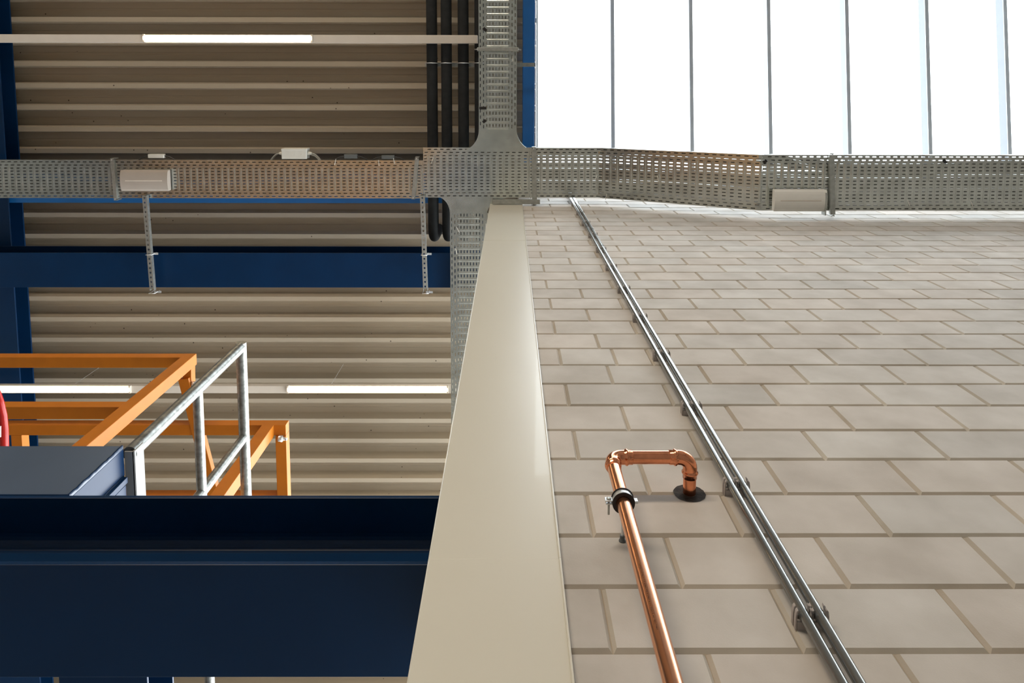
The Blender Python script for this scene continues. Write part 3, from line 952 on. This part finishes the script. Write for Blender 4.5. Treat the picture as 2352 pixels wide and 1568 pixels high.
# stamped marks down the riser
s = MB()
random.seed(3)
z = aty(1478, 1312, PY).z; z1 = aty(1512, 1465, PY).z
azi = math.radians(248)
while z > z1:
    for _ in range(2):
        a = azi + random.uniform(-0.05, 0.05)
        c = Vector((PX + (R_ + 0.0002) * math.cos(a), PY + (R_ + 0.0002) * math.sin(a), z + random.uniform(-.001, .001)))
        t = Vector((-math.sin(a), math.cos(a), 0))
        s.bar(c - t * 0.0008, c + t * 0.0008, 0.0012, 0.0005, up=(math.cos(a), math.sin(a), 0))
    z -= random.choice((0.0032, 0.0032, 0.0065))
st = s.build('stamped_marking', mat('stamp_ink', (0.10, 0.04, 0.02), 0.6), None)
st.parent = bpy.data.objects['copper_pipe']
st.matrix_parent_inverse = Matrix.Translation(-bpy.data.objects['copper_pipe'].location)

# ------------------------------------------------------------------ mezzanine edge and handrail
ye = ya + 0.022
ztop = aty(280, 1024, ye).z; zbot = aty(150, 1137, ye).z
xe = aty(281, 1026, ye).x
root = thing('edge_channel', 'blue grey steel box end above the navy girder at the left', 'steel channel')
MB().box(-5.0, xe, ye, ye + 0.012, zbot, ztop).build('face_plate', M['navysheen'], root, bevel=0.0015)
s = MB()
s.box(xe - 0.012, xe, ye + 0.012, ye + 0.125, zbot - 0.0, ztop)
s.build('end_plate', M['navy'], root, bevel=0.0015)
s = MB()
s.box(xe - 0.020, xe + 0.018, ye + 0.125, ye + 0.150, zbot + 0.02, ztop - 0.012)
s.box(xe - 0.020, xe + 0.014, ye + 0.155, ye + 0.50, zbot + 0.03, ztop - 0.02)
s.tube([(xe + 0.001, ye + 0.125, zbot + 0.02), (xe + 0.001, ye + 0.125, ztop - 0.012)], 0.004, 8)
s.tube([(xe + 0.001, ye + 0.153, zbot + 0.02), (xe + 0.001, ye + 0.153, ztop - 0.02)], 0.004, 8)
s.build('stiffener', M['navy'], root, bevel=0.002)
MB().tube([(-5.0, ye - 0.001, zbot), (xe, ye - 0.001, zbot)], 0.003, 8).build('bottom_edge', M['navy'], root)
rg = random.Random(4)
pts = [(xe - 0.004 + rg.uniform(-.002, .002), ye + 0.001 + rg.uniform(-.001, .001), zbot + (ztop - zbot) * k / 24) for k in range(25)]
MB().tube(pts, 0.005, 8).build('weld_bead', M['navy'], root)
base(root, (xe, ye, zbot))

yg = ye + 0.05; rt = 0.0305
zt = aty(553, 792, yg).z
pt = aty(551, 797, yg); pb = aty(302, 1042, yg)
xg = (pt.x + pb.x) / 2
root = thing('guard_rail', 'galvanised tubular guard rail at the end of the blue mezzanine edge', 'guard rail')
MB().tube([(xg, yg, pb.z), (xg, yg, pt.z)], rt, 24).build('post', M['galvtube'], root)
pc = at(558, 1003, pt.z - CZ); y2 = pc.y
MB().tube([(xg, yg - rt * 0.9, pt.z), (xg, y2 + 1.2, pt.z)], rt, 24).build('top_rail', M['galvtube'], root)
zm = aty(455, 893, yg).z
MB().tube([(xg, yg, zm), (xg, y2 + 1.2, zm)], rt * 0.82, 24).build('middle_rail', M['galvtube'], root)
MB().tube([(xg, y2, pb.z - 0.1), (xg, y2, pt.z)], rt * 0.86, 24).build('post', M['galvtube'], root)
s = MB().box(xg - 0.012, xg + 0.028, yg - 0.020, yg + 0.42, pb.z - 0.02, pb.z - 0.012)
s.box(xg + 0.02, xg + 0.028, yg - 0.02, yg + 0.42, pb.z - 0.02, pb.z + 0.06)
s.build('foot_plate', mat('weathered_zinc', (0.27, 0.27, 0.26), 0.6, 0.3), root, bevel=0.002)
base(root, (xg, yg, pb.z))

# ------------------------------------------------------------------ orange swing gate
yo = 1.95
tb = 0.078
c1 = aty(434, 828, yo)                      # top corner of the near frame
c1b = aty(205, 1023, yo)
zr2 = aty(200, 942, yo).z
root = thing('safety_gate', 'bright orange square-tube frame of a loading gate above the blue steelwork', 'safety gate')
def sq(a, b_, name='bar', wx=tb, wy=tb):
    return MB().bar(a, b_, wx, wy).build(name, M['orange'], root, bevel=0.003)
xL = -6.5
sq((xL, yo, c1.z), (c1.x + tb / 2, yo, c1.z), 'top_rail')
sq((xL, yo, zr2), (c1.x - tb / 2, yo, zr2), 'middle_rail')
sq((c1.x - 0.001, yo + 0.001, c1.z + tb / 2 - 0.002), (c1.x - 0.001, yo + 0.001, c1.z - 2.6), 'upright', tb + 0.004, tb + 0.004)
gh = c1.z - CZ
c2 = at(648, 982, gh)
sq((xL, c2.y, c1.z), (c2.x + tb / 2, c2.y, c1.z), 'top_rail')
sq((c2.x, c2.y + tb / 2 + 0.001, c1.z), (c2.x, at(655, 1148, gh).y, c1.z), 'side_rail')
sq((c2.x - 0.09, c2.y + 0.003, c1.z + tb / 2 - 0.003), (c2.x - 0.09, c2.y + 0.003, c1.z - 2.4), 'upright', tb + 0.008, tb + 0.008)
c3 = at(655, 1143, gh)
sq((xL, c3.y, c1.z), (c2.x, c3.y, c1.z), 'bottom_rail')
px = at(46, 1000, gh)
sq((px.x, c2.y + tb / 2, c1.z), (px.x, c3.y, c1.z), 'side_rail')
sq((c1.x - 0.01, yo + 0.05, c1.z + 0.02), (c1.x - 0.01, yo + 0.34, c1.z + 0.0), 'link', 0.06, 0.07)
d1 = at(424, 868, gh - 0.02); d2 = at(497, 1150, gh - 0.02)
sq(d1, d2, 'brace', 0.075, 0.05)
for p in ((c1.x + tb / 2, yo + 0.17, c1.z - 0.02), (c2.x + 0.0, c2.y + 0.06, c1.z - tb / 2 - 0.004)):
    p = Vector(p)
    q = Vector((0.05, 0, 0)) if p.y < 2.3 else Vector((0.05, 0, -0.01))
    MB().tube([p - q * 0.2, p + q * 0.35, p + q * 0.36, p + q], [0.024, 0.024, 0.012, 0.010], 8).build('bolt', M['zinc'], root)
base(root, (c1.x, yo, c1.z - 2.6))

# red curved tube at the left edge
hr_ = 3.4
pts = [at(-25, 895, hr_), at(-8, 903, hr_), at(-1, 925, hr_), at(6, 955, hr_), at(9, 985, hr_), at(10, 1030, hr_), at(10, 1060, hr_)]
root = thing('red_hose_loop', 'glossy red curved loop at the left edge above the blue steel', 'hose loop')
MB().tube(pts, 0.020, 20).build('tube', M['red'], root)
MB().tube([at(0, 978, hr_ - 0.021), at(0, 1003, hr_ - 0.021)], 0.006, 8).build('white_patch', M['tie'], root)
base(root, pts[-1])

# navy beam running away behind the girder
p0 = at(135, 1562, 2.50); p1 = at(338, 1562, 2.50)
ibeam('floor_beam', ye + 0.60, 5.0, p0.x, p1.x, 2.50, 2.70, M['navy'], 'navy beam end just visible below the big girder at the lower left', 'steel beam', axis='y', tf=0.012, tw=0.01, fil=0.01)
